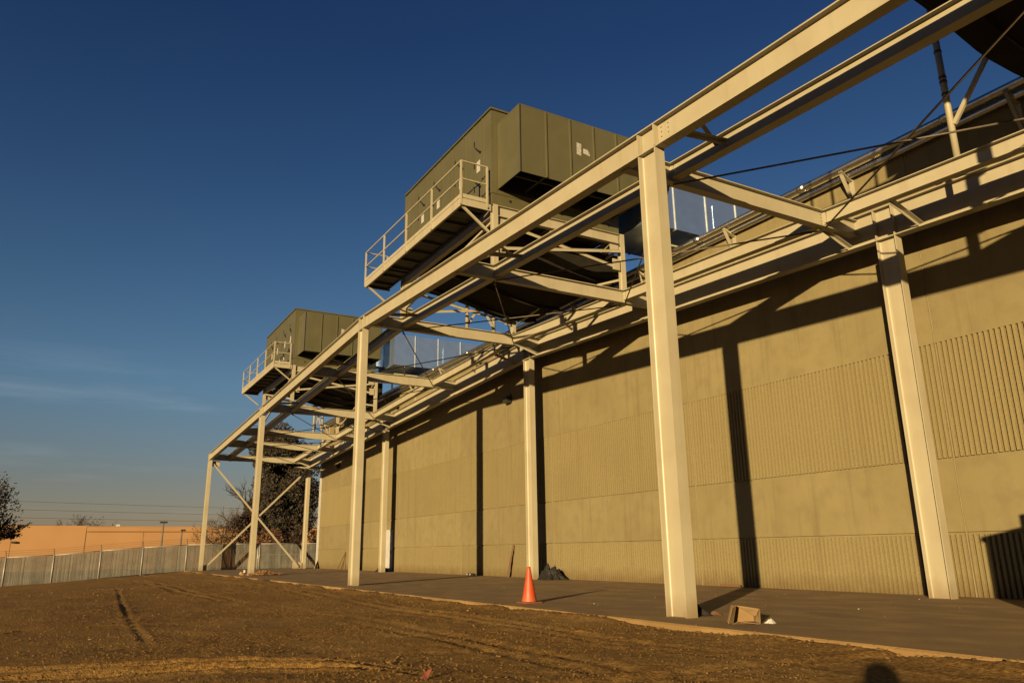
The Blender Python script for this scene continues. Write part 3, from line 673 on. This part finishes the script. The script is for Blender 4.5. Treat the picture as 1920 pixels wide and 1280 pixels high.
bx = thing('cardboard_box', 'crushed open cardboard box lying on the slab edge', 'box', (0.02, -1.22, 0.0), math.radians(-28))
def quadbox(P, t_=0.006):
    return P
w_, d_, h_ = 0.37, 0.32, 0.24
corner = [(-w_/2-0.02,-d_/2,0),(w_/2-0.02,-d_/2-0.03,0),(w_/2+0.02,d_/2,0),(-w_/2,d_/2,0),(-w_/2+0.05,-d_/2+0.03,h_),(w_/2+0.0,-d_/2+0.02,h_-0.05),(w_/2+0.0,d_/2,h_-0.06),(-w_/2+0.07,d_/2-0.02,h_-0.01)]
def panelq(idx, off, nm, mt, shrink=0.0):
    p = [Vector(corner[i]) for i in idx]; cen = sum(p, Vector())/4; n = (p[1]-p[0]).cross(p[2]-p[0]).normalized()
    if n.dot(cen-Vector((0,0,h_/2))) < 0: n = -n
    o_ = [q+(cen-q)*shrink+n*off for q in p]; i_ = [q-n*0.006 for q in o_]
    return MB().add(o_+i_, [(0,1,2,3),(7,6,5,4),(0,4,5,1),(1,5,6,2),(2,6,7,3),(3,7,4,0)]).build(nm, mt, bx)
for ix in ((0,1,2,3), (1,2,6,5), (2,3,7,6), (3,0,4,7), (4,5,6,7)): panelq(ix, 0, 'box_panel', 'card')
def sheet(q, nm, mt='card'):
    q = [Vector(v) for v in q]; nn_ = (q[1]-q[0]).cross(q[2]-q[0]).normalized()*0.006
    MB().add(q+[v+nn_ for v in q], [(0,1,2,3),(7,6,5,4),(0,4,5,1),(1,5,6,2),(2,6,7,3),(3,7,4,0)]).build(nm, mt, bx)
sheet([(-0.20,-0.165,0.004),(0.14,-0.195,0.004),(0.10,-0.30,0.012),(-0.16,-0.285,0.05)], 'box_flap')
sheet([(-0.205,-0.16,0.01),(-0.137,-0.128,0.235),(-0.225,-0.235,0.20),(-0.30,-0.27,0.02)], 'box_flap')
sheet([(-0.13,-0.13,0.238),(0.18,-0.14,0.19),(0.10,-0.20,0.10),(0.0,-0.205,0.15)], 'box_flap')
sheet([(0.165,-0.19,0.01),(0.186,-0.142,0.185),(0.11,-0.225,0.14),(0.09,-0.235,0.03)], 'box_flap')
panelq((4,5,6,7), 0.002, 'printed_band', 'tape', 0.18)

def crumple(name, label, cat, loc, r, h, mt, seed, n=40, sx=1.0, sy=1.0, parent=None):
    """draped or crumpled heap: a displaced dome"""
    R_ = random.Random(seed); vs = []; fs = []; rings = 16
    for i in range(rings):
        f = i/(rings-1)
        for j in range(n):
            a = 2*math.pi*j/n; ca, sa = math.cos(a), math.sin(a)
            k = 1+0.22*math.sin(3*a+seed)+0.12*math.sin(7*a+2*seed)
            rr = r*f*k; px_, py_ = np.array([ca*f*2.2+seed*3.1]), np.array([sa*f*2.2+seed*1.7])
            fold = float(fbm(px_, py_, 1.6, 4, seed, 0.65)[0]); ridge = 1-abs(float(fbm(px_, py_, 2.6, 2, seed+40)[0]))*2.2
            z = h*max(0.0, (1-f**1.25))*(0.72+0.75*fold+0.32*ridge)
            vs.append((rr*ca*sx, rr*sa*sy, max(0.004, z) if i < rings-1 else 0.002))
    for i in range(rings-1):
        for j in range(n): k = (j+1) % n; fs.append((i*n+j, i*n+k, (i+1)*n+k, (i+1)*n+j))
    mb = MB().add(vs, fs); o = mb.build(name, mt, parent); o.location = loc
    if label: tag(o, label, cat)
    return o
crumple('plastic_sheet_heap', 'heap of crumpled black plastic sheeting beside the inner column', 'plastic sheet', (6.95, 14.5, 0), 0.66, 0.52, 'tarp', 4, n=44, sx=0.5, sy=1.25)
crumple('plastic_sheet_scrap', 'low scrap of black plastic by the foot of the inner column', 'plastic sheet', (7.15, 15.55, 0), 0.32, 0.26, 'tarp', 9, sx=0.6)
crumple('rubbish_heap', 'dark heap of rubbish below the white door', 'rubbish', (7.1, 31.4, 0), 0.55, 0.30, 'tarp', 6, sx=0.6, sy=1.3)
crumple('dark_rag', 'dark rag at the foot of the nearest tall column', 'rag', (0.42, 0.10, 0), 0.20, 0.13, 'tarp', 12)
crumple('brown_scrap', 'brown paper scrap next to the dark rag', 'scrap', (0.68, -0.02, 0), 0.12, 0.05, 'wood', 13)
crumple('white_scrap', 'white scrap of paper right of the cardboard box', 'scrap', (0.24, -1.50, 0), 0.075, 0.06, 'white', 14)

def plank(name, label, a, b, w, th, mt='wood'):
    mb = MB(); mb.bar(a, b, w, th, upv=(0.3, 0.2, 1)); o = mb.build(name, mt, org=a); return tag(o, label, 'plank', 'loose planks along the wall')
plank('wooden_plank', 'plank leaning on the wall left of the inner column', (7.30, 18.12, 0.0), (7.46, 17.90, 1.22), 0.05, 0.14)
plank('wooden_plank', 'short brown board lying at the wall base behind the nearest column', (7.30, 6.55, 0.035), (7.32, 5.85, 0.035), 0.06, 0.07)
plank('wooden_plank', 'thin stick leaning on the wall at the far end', (7.2, 39.6, 0.0), (7.46, 38.9, 1.05), 0.05, 0.05)
plank('wooden_plank', 'second thin stick crossing the first at the far end of the wall', (7.25, 38.7, 0.0), (7.47, 38.95, 1.0), 0.05, 0.05)
tb = thing('small_carton', 'small dark carton with white ends at the wall base', 'carton', (7.3, 21.4, 0))
MB().box(-0.08, 0.08, -0.22, 0.22, 0, 0.09).build('carton_body', 'lamp', tb); MB().box(-0.085, -0.08, -0.2, -0.1, 0.02, 0.08).build('carton_label', 'paper', tb); MB().box(-0.085, -0.08, 0.08, 0.18, 0.02, 0.08).build('carton_label', 'paper', tb)
# leaf pile at the third outer column
lp = MB(); rl = random.Random(8)
for k in range(420):
    a = rl.uniform(0, 6.28); f = rl.random()**0.7; x = 0.85*f*math.cos(a); y = 0.5*f*math.sin(a); z = max(0.0, 0.22*(1-f))*rl.random()+0.02
    s = rl.uniform(0.05, 0.11); n = Vector((rl.gauss(0,1), rl.gauss(0,1), rl.gauss(0,1)+0.6)).normalized(); u = n.orthogonal().normalized(); v = n.cross(u); cpt = Vector((x,y,z+0.03))
    lp.add([cpt-u*s*0.5, cpt+v*s*0.35, cpt+u*s*0.5, cpt-v*s*0.35], [(0,1,2,3)])
o = lp.build('leaf_pile', 'leaf_pile'); o.location = (0.55, 30.1, 0); tag(o, 'heap of dry orange leaves at the foot of an outer column', 'leaf pile', kind='stuff')
rb = MB(); blob(rb, (0,0,0.09), 0.14, rl); o = rb.build('concrete_lump', 'slab'); o.location = (-0.32, 30.9, 0); tag(o, 'small grey concrete lump left of the leaf heap', 'rubble')
rb = MB().lathe([(0.05,0.0),(0.055,0.10),(0.05,0.12)], 12); o = rb.build('white_cup', 'white'); o.location = (-0.24, 30.72, 0.14); tag(o, 'white cup on the concrete lump by the outer column', 'cup')
# scattered litter on the slab
lt = MB()
for k in range(150):
    x = rl.uniform(-0.4, 7.3); y = rl.uniform(-3, 34); r = rl.uniform(0.006, 0.02)
    blob(lt, (x, y, r*0.3), r, rl)
tag(lt.build('slab_grit', 'clod'), 'scattered grit and small debris on the slab', kind='stuff')
lw = MB()
for k in range(9):
    x = rl.uniform(0.2, 6.5); y = rl.uniform(-3, 20); r = rl.uniform(0.008, 0.016); blob(lw, (x, y, r*0.3), r, rl)
tag(lw.build('paper_bits', 'white'), 'tiny white paper bits scattered on the slab', kind='stuff')
# surveyor's flag in the dirt
fx, fy = -5.55, -2.95
FS = 0.72
fl = thing('marker_flag', 'small pink ribbon marker lying on the dirt in the foreground', 'marker', (fx, fy, gz(fx, fy)))
MB().add([(0,0,0.015),(0.10,0.05,0.02),(0.17,0.10,0.09),(0.12,0.10,0.10),(0.06,0.06,0.055),(-0.03,0.01,0.03)], [(0,1,4,5),(1,2,3,4)]).build('ribbon', 'pink', fl)
MB().tube((0.05,0.0,-0.02),(0.13,0.05,0.09),0.004,n=6).build('stake', 'wood', fl); fl.scale = (FS, FS, FS)

# ------------------------------------------------------------------ fence at the back
FP = [(-16.2,47.1,-0.86),(-13.5,47.1,-0.80),(-10.84,47.1,-0.70),(-8.35,47.1,-0.60),(-5.8,47.1,-0.37),(-3.4,47.1,-0.19),(-0.75,47.1,-0.04),(2.15,47.2,0.0)]
FH = 1.70
fe = thing('chain_link_fence', 'grey slatted chain link fence along the far edge of the yard', 'fence', (0, 45, 0))
def fence_run(par, pts, off=(0,45,0), barbs=True):
    O = Vector(off)
    for p in pts:
        p = Vector(p)-O
        MB().tube(p-Vector((0,0,0.15)), p+Vector((0,0,FH+0.04)), 0.045, n=10).build('post', 'post', par, smooth=True)
        if barbs: MB().bar(p+Vector((0,0,FH+0.02)), p+Vector((-0.05,-0.12,FH+0.38)), 0.03, 0.03).build('barb_arm', 'wire', par)
    for a, b in zip(pts[:-1], pts[1:]):
        a = Vector(a)-O; b = Vector(b)-O; U = Vector((0,0,1))
        MB().tube(a+U*FH, b+U*FH, 0.024, n=8).build('top_rail', 'post', par, smooth=True)
        if barbs:
            for k in range(3): MB().tube(a+Vector((-0.02*k,-0.04*k,FH+0.12+0.12*k)), b+Vector((-0.02*k,-0.04*k,FH+0.12+0.12*k)), 0.006, n=4).build('barbed_wire', 'wire', par)
        d = b-a; n = int(d.length/0.085); ln = d.length; t = d/n; dh = d.normalized(); nrm = dh.cross(U).normalized()
        sl_ = MB()
        for k in range(n):
            p = a + t*(k+0.5) + nrm*rng.uniform(-0.006, 0.006); hw = dh*0.037
            zt = FH-0.03-rng.uniform(0, 0.03); tw = nrm*rng.uniform(-0.008, 0.008)
            sl_.add([p-hw-tw+U*0.03, p+hw+tw+U*0.03, p+hw+tw+U*zt, p-hw-tw+U*zt, p-hw-tw+nrm*0.004+U*0.03, p+hw+tw+nrm*0.004+U*0.03, p+hw+tw+nrm*0.004+U*zt, p-hw-tw+nrm*0.004+U*zt], [(0,1,2,3),(7,6,5,4),(1,5,6,2),(3,7,4,0),(2,6,7,3)])
        tag(sl_.build('privacy_slats', 'slat', par), kind='stuff')
        # diamond wire mesh in front of the slats
        wm = MB(); st = 0.16; f0 = -nrm*0.018 if nrm.y > 0 else nrm*0.018
        k = -FH
        while k < ln:
            for sgn in (1, -1):
                s0 = max(0, k); s1 = min(ln, k+FH)
                if s1 <= s0: continue
                z0 = (s0-k) if sgn > 0 else FH-(s0-k); z1 = (s1-k) if sgn > 0 else FH-(s1-k)
                p0 = a+dh*s0; p1 = a+dh*s1; zz0 = a.z+(b.z-a.z)*s0/ln; zz1 = a.z+(b.z-a.z)*s1/ln
                wm.bar((p0.x+f0.x, p0.y+f0.y, zz0+z0), (p1.x+f0.x, p1.y+f0.y, zz1+z1), 0.006, 0.006)
            k += st
        tag(wm.build('chain_link_mesh', 'post', par), kind='stuff')
fence_run(fe, FP)
ga = thing('chain_link_gate', 'slatted chain link gate between the fence and the building corner', 'gate', (2.15, 47.2, 0))
fence_run(ga, [(4.0,47.2,0),(6.9,47.2,0),(9.6,47.2,0)], off=(2.15,47.2,0), barbs=False)
fence_run(fe, [(2.17,47.23,0),(3.9,47.23,0)], barbs=False)
MB().tube((1.85,-0.04,0.95),(7.45,-0.04,0.95),0.02,n=8).build('gate_rail', 'post', ga)
MB().tube((6.0,-0.3,0),(6.0,-0.3,2.35),0.05,n=10).build('gate_post', 'white', ga)

# ------------------------------------------------------------------ far buildings
ob = thing('orange_warehouse', 'long low tan orange warehouse beyond the fence', 'building', (-12, 97, -0.6))
for k in range(9):
    x0 = -60+k*7.4; x1 = x0+7.36
    if x1 > 6.6: x1 = 6.6
    if x0 >= 6.6: break
    MB().box(x0, x1, -0.47, -0.2, 0, 5.12).build('wall_panel', 'orange_wall', ob)
MB().box(-60, 6.6, -0.18, 30, 0, 4.9).build('building_core', 'orange_dk', ob)
for k in range(9):
    x0 = 6.605+k*6.2
    MB().box(x0, x0+6.16, -0.42, 0.0, 0, 4.42).build('wall_panel', 'orange_wall', ob)
MB().box(6.64, 62, 0.02, 30, 0, 4.7).build('building_core', 'orange_dk', ob)
MB().box(6.605, 62, -0.62, 0.0, 4.42, 4.48).build('eave_soffit', 'orange_dk', ob)
MB().box(6.605, 62, -0.5, 0.0, 4.48, 5.02).build('parapet', 'orange_wall', ob)
MB().box(6.605, 62, -0.54, -0.5, 4.94, 5.06).build('parapet_cap', 'orange_wall', ob)
for x in (-0.55, -22): MB().box(x-0.22, x+0.22, -0.77, -0.47, 3.15, 3.35).build('wall_lamp', 'lamp', ob)
MB().box(9.7, 10.1, 0.1, 0.5, 5.02, 5.3).build('roof_vent', 'white', ob)

def lightpole(x, y, z0, h, label, twin):
    t = thing('light_pole', label, 'light pole', (x, y, z0), group='lot light poles beyond the fence')
    MB().tube((0,0,0),(0,0,h),0.09,0.06,n=8).build('pole', 'lamp', t)
    MB().box(-0.32 if twin else -0.1, 0.32, -0.16, 0.16, h-0.02, h+0.14).build('lamp_head', 'lamp', t)
lightpole(0.2, 71, -0.5, 4.45, 'taller twin headed light pole in front of the orange warehouse', True)
lightpole(2.0, 72, -0.5, 3.75, 'shorter light pole right of the twin headed one', False)
for k, (z0, z1) in enumerate(((10.6, 9.2), (9.2, 8.0), (7.8, 6.85), (6.45, 5.9))):
    w_b = MB(); pts = []
    for i in range(25):
        f = i/24; x = -60+150*f; pts.append((x, 140, z0+(z1-z0)*f*1.6-1.2*(1-(2*f-1)**2)*0.4+0.25))
    w_b.path(pts, 0.026, n=5); o = w_b.build('power_line', 'wire')
    tag(o, ('topmost', 'second', 'third', 'lowest')[k]+' of the four power lines above the orange warehouse', 'power line', 'power lines')

# ------------------------------------------------------------------ trees
def tree(name, label, loc, h, rad, leaf, nleaf, seed, zc=0.6, zr=0.42, bare=0.0, leafsize=0.16, trunk_r=0.2, leaf2=None, twigs=3, group=None, squash=1.0, limb=0.62):
    R_ = random.Random(seed); t = thing(name, label, 'tree' if 'tree' in name else 'shrub', loc, group=group)
    tr = MB(); tips = []
    def grow(p, d, ln, r, lev):
        n = 4; pts = [p]
        for i in range(n):
            d = (d + Vector((R_.gauss(0,0.16), R_.gauss(0,0.16), R_.gauss(0.02,0.10)))).normalized(); q = p+d*ln/n
            tr.tube(p, q, r*(1-0.5*i/n), r*(1-0.5*(i+1)/n), n=6 if lev < 2 else 4, cap=False); p = q
            if lev < twigs+1 and i > 0:
                for _ in range(2 if lev else 3):
                    a = R_.uniform(0, 6.28); s = R_.uniform(0.5, 0.95)
                    grow(p, (d*0.55+Vector((math.cos(a)*s, math.sin(a)*s, R_.uniform(-0.1,0.5)))).normalized(), ln*R_.uniform(0.42,0.62), r*0.42, lev+1) if lev < twigs else None
            tips.append(p)
    grow(Vector((0,0,-0.3)), Vector((0.03,0.02,1)), h*limb, trunk_r, 0)
    tr.build('trunk', 'bark', t)
    C = Vector((0,0,h*zc)); lobes = []
    for k in range(34):
        a = R_.uniform(0, 6.28); f = R_.random()**0.5; z = R_.uniform(-1, 1)
        wr = math.sqrt(max(0.05, 1-z*z*0.9))
        lobes.append((C+Vector((rad*0.78*f*wr*math.cos(a), rad*0.78*f*wr*math.sin(a), z*h*zr)), rad*R_.uniform(0.24, 0.46)))
    def leaves(nl, mt):
        lv = MB()
        for k in range(nl):
            c_, r_ = R_.choice(lobes)
            v = Vector((R_.gauss(0,1), R_.gauss(0,1), R_.gauss(0,1))).normalized()*r_*R_.random()**0.42
            v.z *= squash
            if bare and R_.random() < bare: p = R_.choice(tips)+v*0.12
            else: p = c_+v
            s = leafsize*R_.uniform(0.6, 1.4); n = Vector((R_.gauss(0,1), R_.gauss(0,1), R_.gauss(0,1))).normalized(); u = n.orthogonal().normalized(); w2 = n.cross(u)
            lv.add([p-u*s*0.6, p-w2*s*0.32, p+u*s*0.6, p+w2*s*0.32], [(0,1,2,3)])
        me = bpy.data.meshes.new('crown'); me.from_pydata(lv.v, [], lv.f); me.materials.append(MT[mt])
        o = bpy.data.objects.new('crown', me); COL.objects.link(o); o.parent = t
    if nleaf: leaves(nleaf, leaf)
    if leaf2: leaves(leaf2[1], leaf2[0])
    return t
tree('evergreen_tree', 'big dark tree rising behind the far end of the steel frame', (8.0, 58.5, -0.3), 11.6, 3.6, 'leaf_dk', 42000, 5, zc=0.54, zr=0.42, trunk_r=0.26, leaf2=('leaf_red', 20000), leafsize=0.19, limb=0.45)
tree('evergreen_tree', 'dark tree cut off by the left edge of the picture', (-13.6, 50.5, -0.9), 7.0, 3.6, 'leaf_red', 11000, 15, zc=0.66, zr=0.25, trunk_r=0.2, leaf2=('leaf_dk', 9000), leafsize=0.14, twigs=3, bare=0.5)
tree('evergreen_tree', 'dark rusty shrub like tree left of the big dark tree', (4.9, 57.0, -0.3), 4.9, 1.5, 'leaf_red', 4200, 25, zc=0.62, zr=0.30, trunk_r=0.12, leafsize=0.15)
tree('bare_tree', 'bare branching tree behind the corner of the fence', (3.6, 56.0, -0.3), 4.6, 1.9, 'leaf_or', 900, 35, zc=0.42, zr=0.22, trunk_r=0.09, bare=0.6, leafsize=0.09, twigs=4)
tree('autumn_shrub', 'orange leaved shrub behind the slatted fence', (6.0, 54.0, -0.3), 3.2, 2.2, 'leaf_or', 1900, 45, zc=0.62, zr=0.28, trunk_r=0.09, bare=0.4, leafsize=0.12)
tree('autumn_shrub', 'rusty leaved shrub behind the gate', (8.6, 53.0, -0.3), 3.4, 2.0, 'leaf_red', 2600, 55, zc=0.6, zr=0.30, trunk_r=0.09, bare=0.2, leafsize=0.13)
tree('bare_tree', 'twiggy crown showing over the roof of the orange warehouse', (-4.5, 128, -0.6), 7.6, 4.2, 'leaf_red', 500, 65, zc=0.82, zr=0.14, trunk_r=0.2, leafsize=0.2, twigs=4, bare=0.7)

# ------------------------------------------------------------------ behind and beside the camera: what throws the two shadows in the foreground
pt = thing('portable_toilet', 'blue portable toilet on the slab just right of the picture, throwing the boxy shadow', 'portable toilet', (1.95, -5.65, 0))
MB().box(-0.55, 0.55, -0.55, 0.55, 0.10, 2.08).build('cabin', 'toilet', pt, bevel=0.02)
MB().box(-0.60, 0.60, -0.60, 0.60, 2.08, 2.18).build('roof', 'white', pt, bevel=0.02)
MB().box(-0.62, 0.62, -0.62, 0.62, 0.0, 0.10).build('skid', 'lamp', pt)
pd = MB().box(-0.40, 0.40, 0.552, 0.58, 0.2, 1.98).build('door', 'white', pt); MB().box(0.28, 0.33, 0.58, 0.62, 1.0, 1.14).build('door_handle', 'lamp', pd)
MB().tube((0.36, 0.44, 2.18), (0.36, 0.44, 2.42), 0.06, n=12).build('vent_stack', 'lamp', pt)

back = Vector((-fw.x, -fw.y, 0)).normalized()
pp = CAM + back*0.30; G0 = gz(pp.x, pp.y)
pe = thing('person', 'crouching photographer in a dark jacket behind the viewpoint', 'person', (pp.x, pp.y, G0), -YAW)
HZ = 0.999-G0
J = {'pelvis':(0,-0.12,0.36,0.15),'waist':(0,-0.10,0.50,0.135),'chest':(0,-0.02,0.74,0.16),'neckb':(0,0.02,0.88,0.09),'neck':(0,0.04,HZ-0.13,0.055),'head':(0,0.05,HZ-0.01,0.085),'crown':(0,0.03,HZ+0.07,0.075),
     'shl':(-0.20,0,0.86,0.085),'ell':(-0.24,0.16,0.60,0.052),'hal':(-0.07,0.20,HZ-0.05,0.04),'shr':(0.20,0,0.86,0.085),'elr':(0.24,0.16,0.60,0.052),'har':(0.07,0.20,HZ-0.05,0.04),
     'hil':(-0.11,-0.10,0.34,0.10),'knl':(-0.17,0.26,0.46,0.068),'anl':(-0.15,0.12,0.09,0.048),'tol':(-0.16,0.30,0.04,0.04),
     'hir':(0.11,-0.10,0.34,0.10),'knr':(0.17,0.20,0.10,0.068),'anr':(0.15,-0.22,0.10,0.048),'tor':(0.15,-0.30,0.04,0.04)}
Ed = [('pelvis','waist'),('waist','chest'),('chest','neckb'),('neckb','neck'),('neck','head'),('head','crown'),('chest','shl'),('shl','ell'),('ell','hal'),('chest','shr'),('shr','elr'),('elr','har'),('pelvis','hil'),('hil','knl'),('knl','anl'),('anl','tol'),('pelvis','hir'),('hir','knr'),('knr','anr'),('anr','tor')]
nm = list(J); me = bpy.data.meshes.new('body'); me.from_pydata([J[k][:3] for k in nm], [(nm.index(a), nm.index(b)) for a, b in Ed], []); me.materials.append(MT['cloth'])
o = bpy.data.objects.new('body', me); COL.objects.link(o); o.parent = pe
md = o.modifiers.new('skin', 'SKIN'); md.use_smooth_shade = True
if not me.skin_vertices: 
    bm = bmesh.new(); bm.from_mesh(me); bm.verts.layers.skin.verify(); bm.to_mesh(me); bm.free()
for k, v in zip(nm, me.skin_vertices[0].data): v.radius = (J[k][3], J[k][3]); v.use_root = (k == 'pelvis')
sd = o.modifiers.new('sub', 'SUBSURF'); sd.levels = 2; sd.render_levels = 2
MB().lathe([(0.10,-0.12),(0.135,-0.06),(0.14,0.0),(0.13,0.05),(0.10,0.095),(0.05,0.122),(0.01,0.13)], 18, (0,-0.02,HZ)).build('hood', 'cloth', pe, smooth=True)
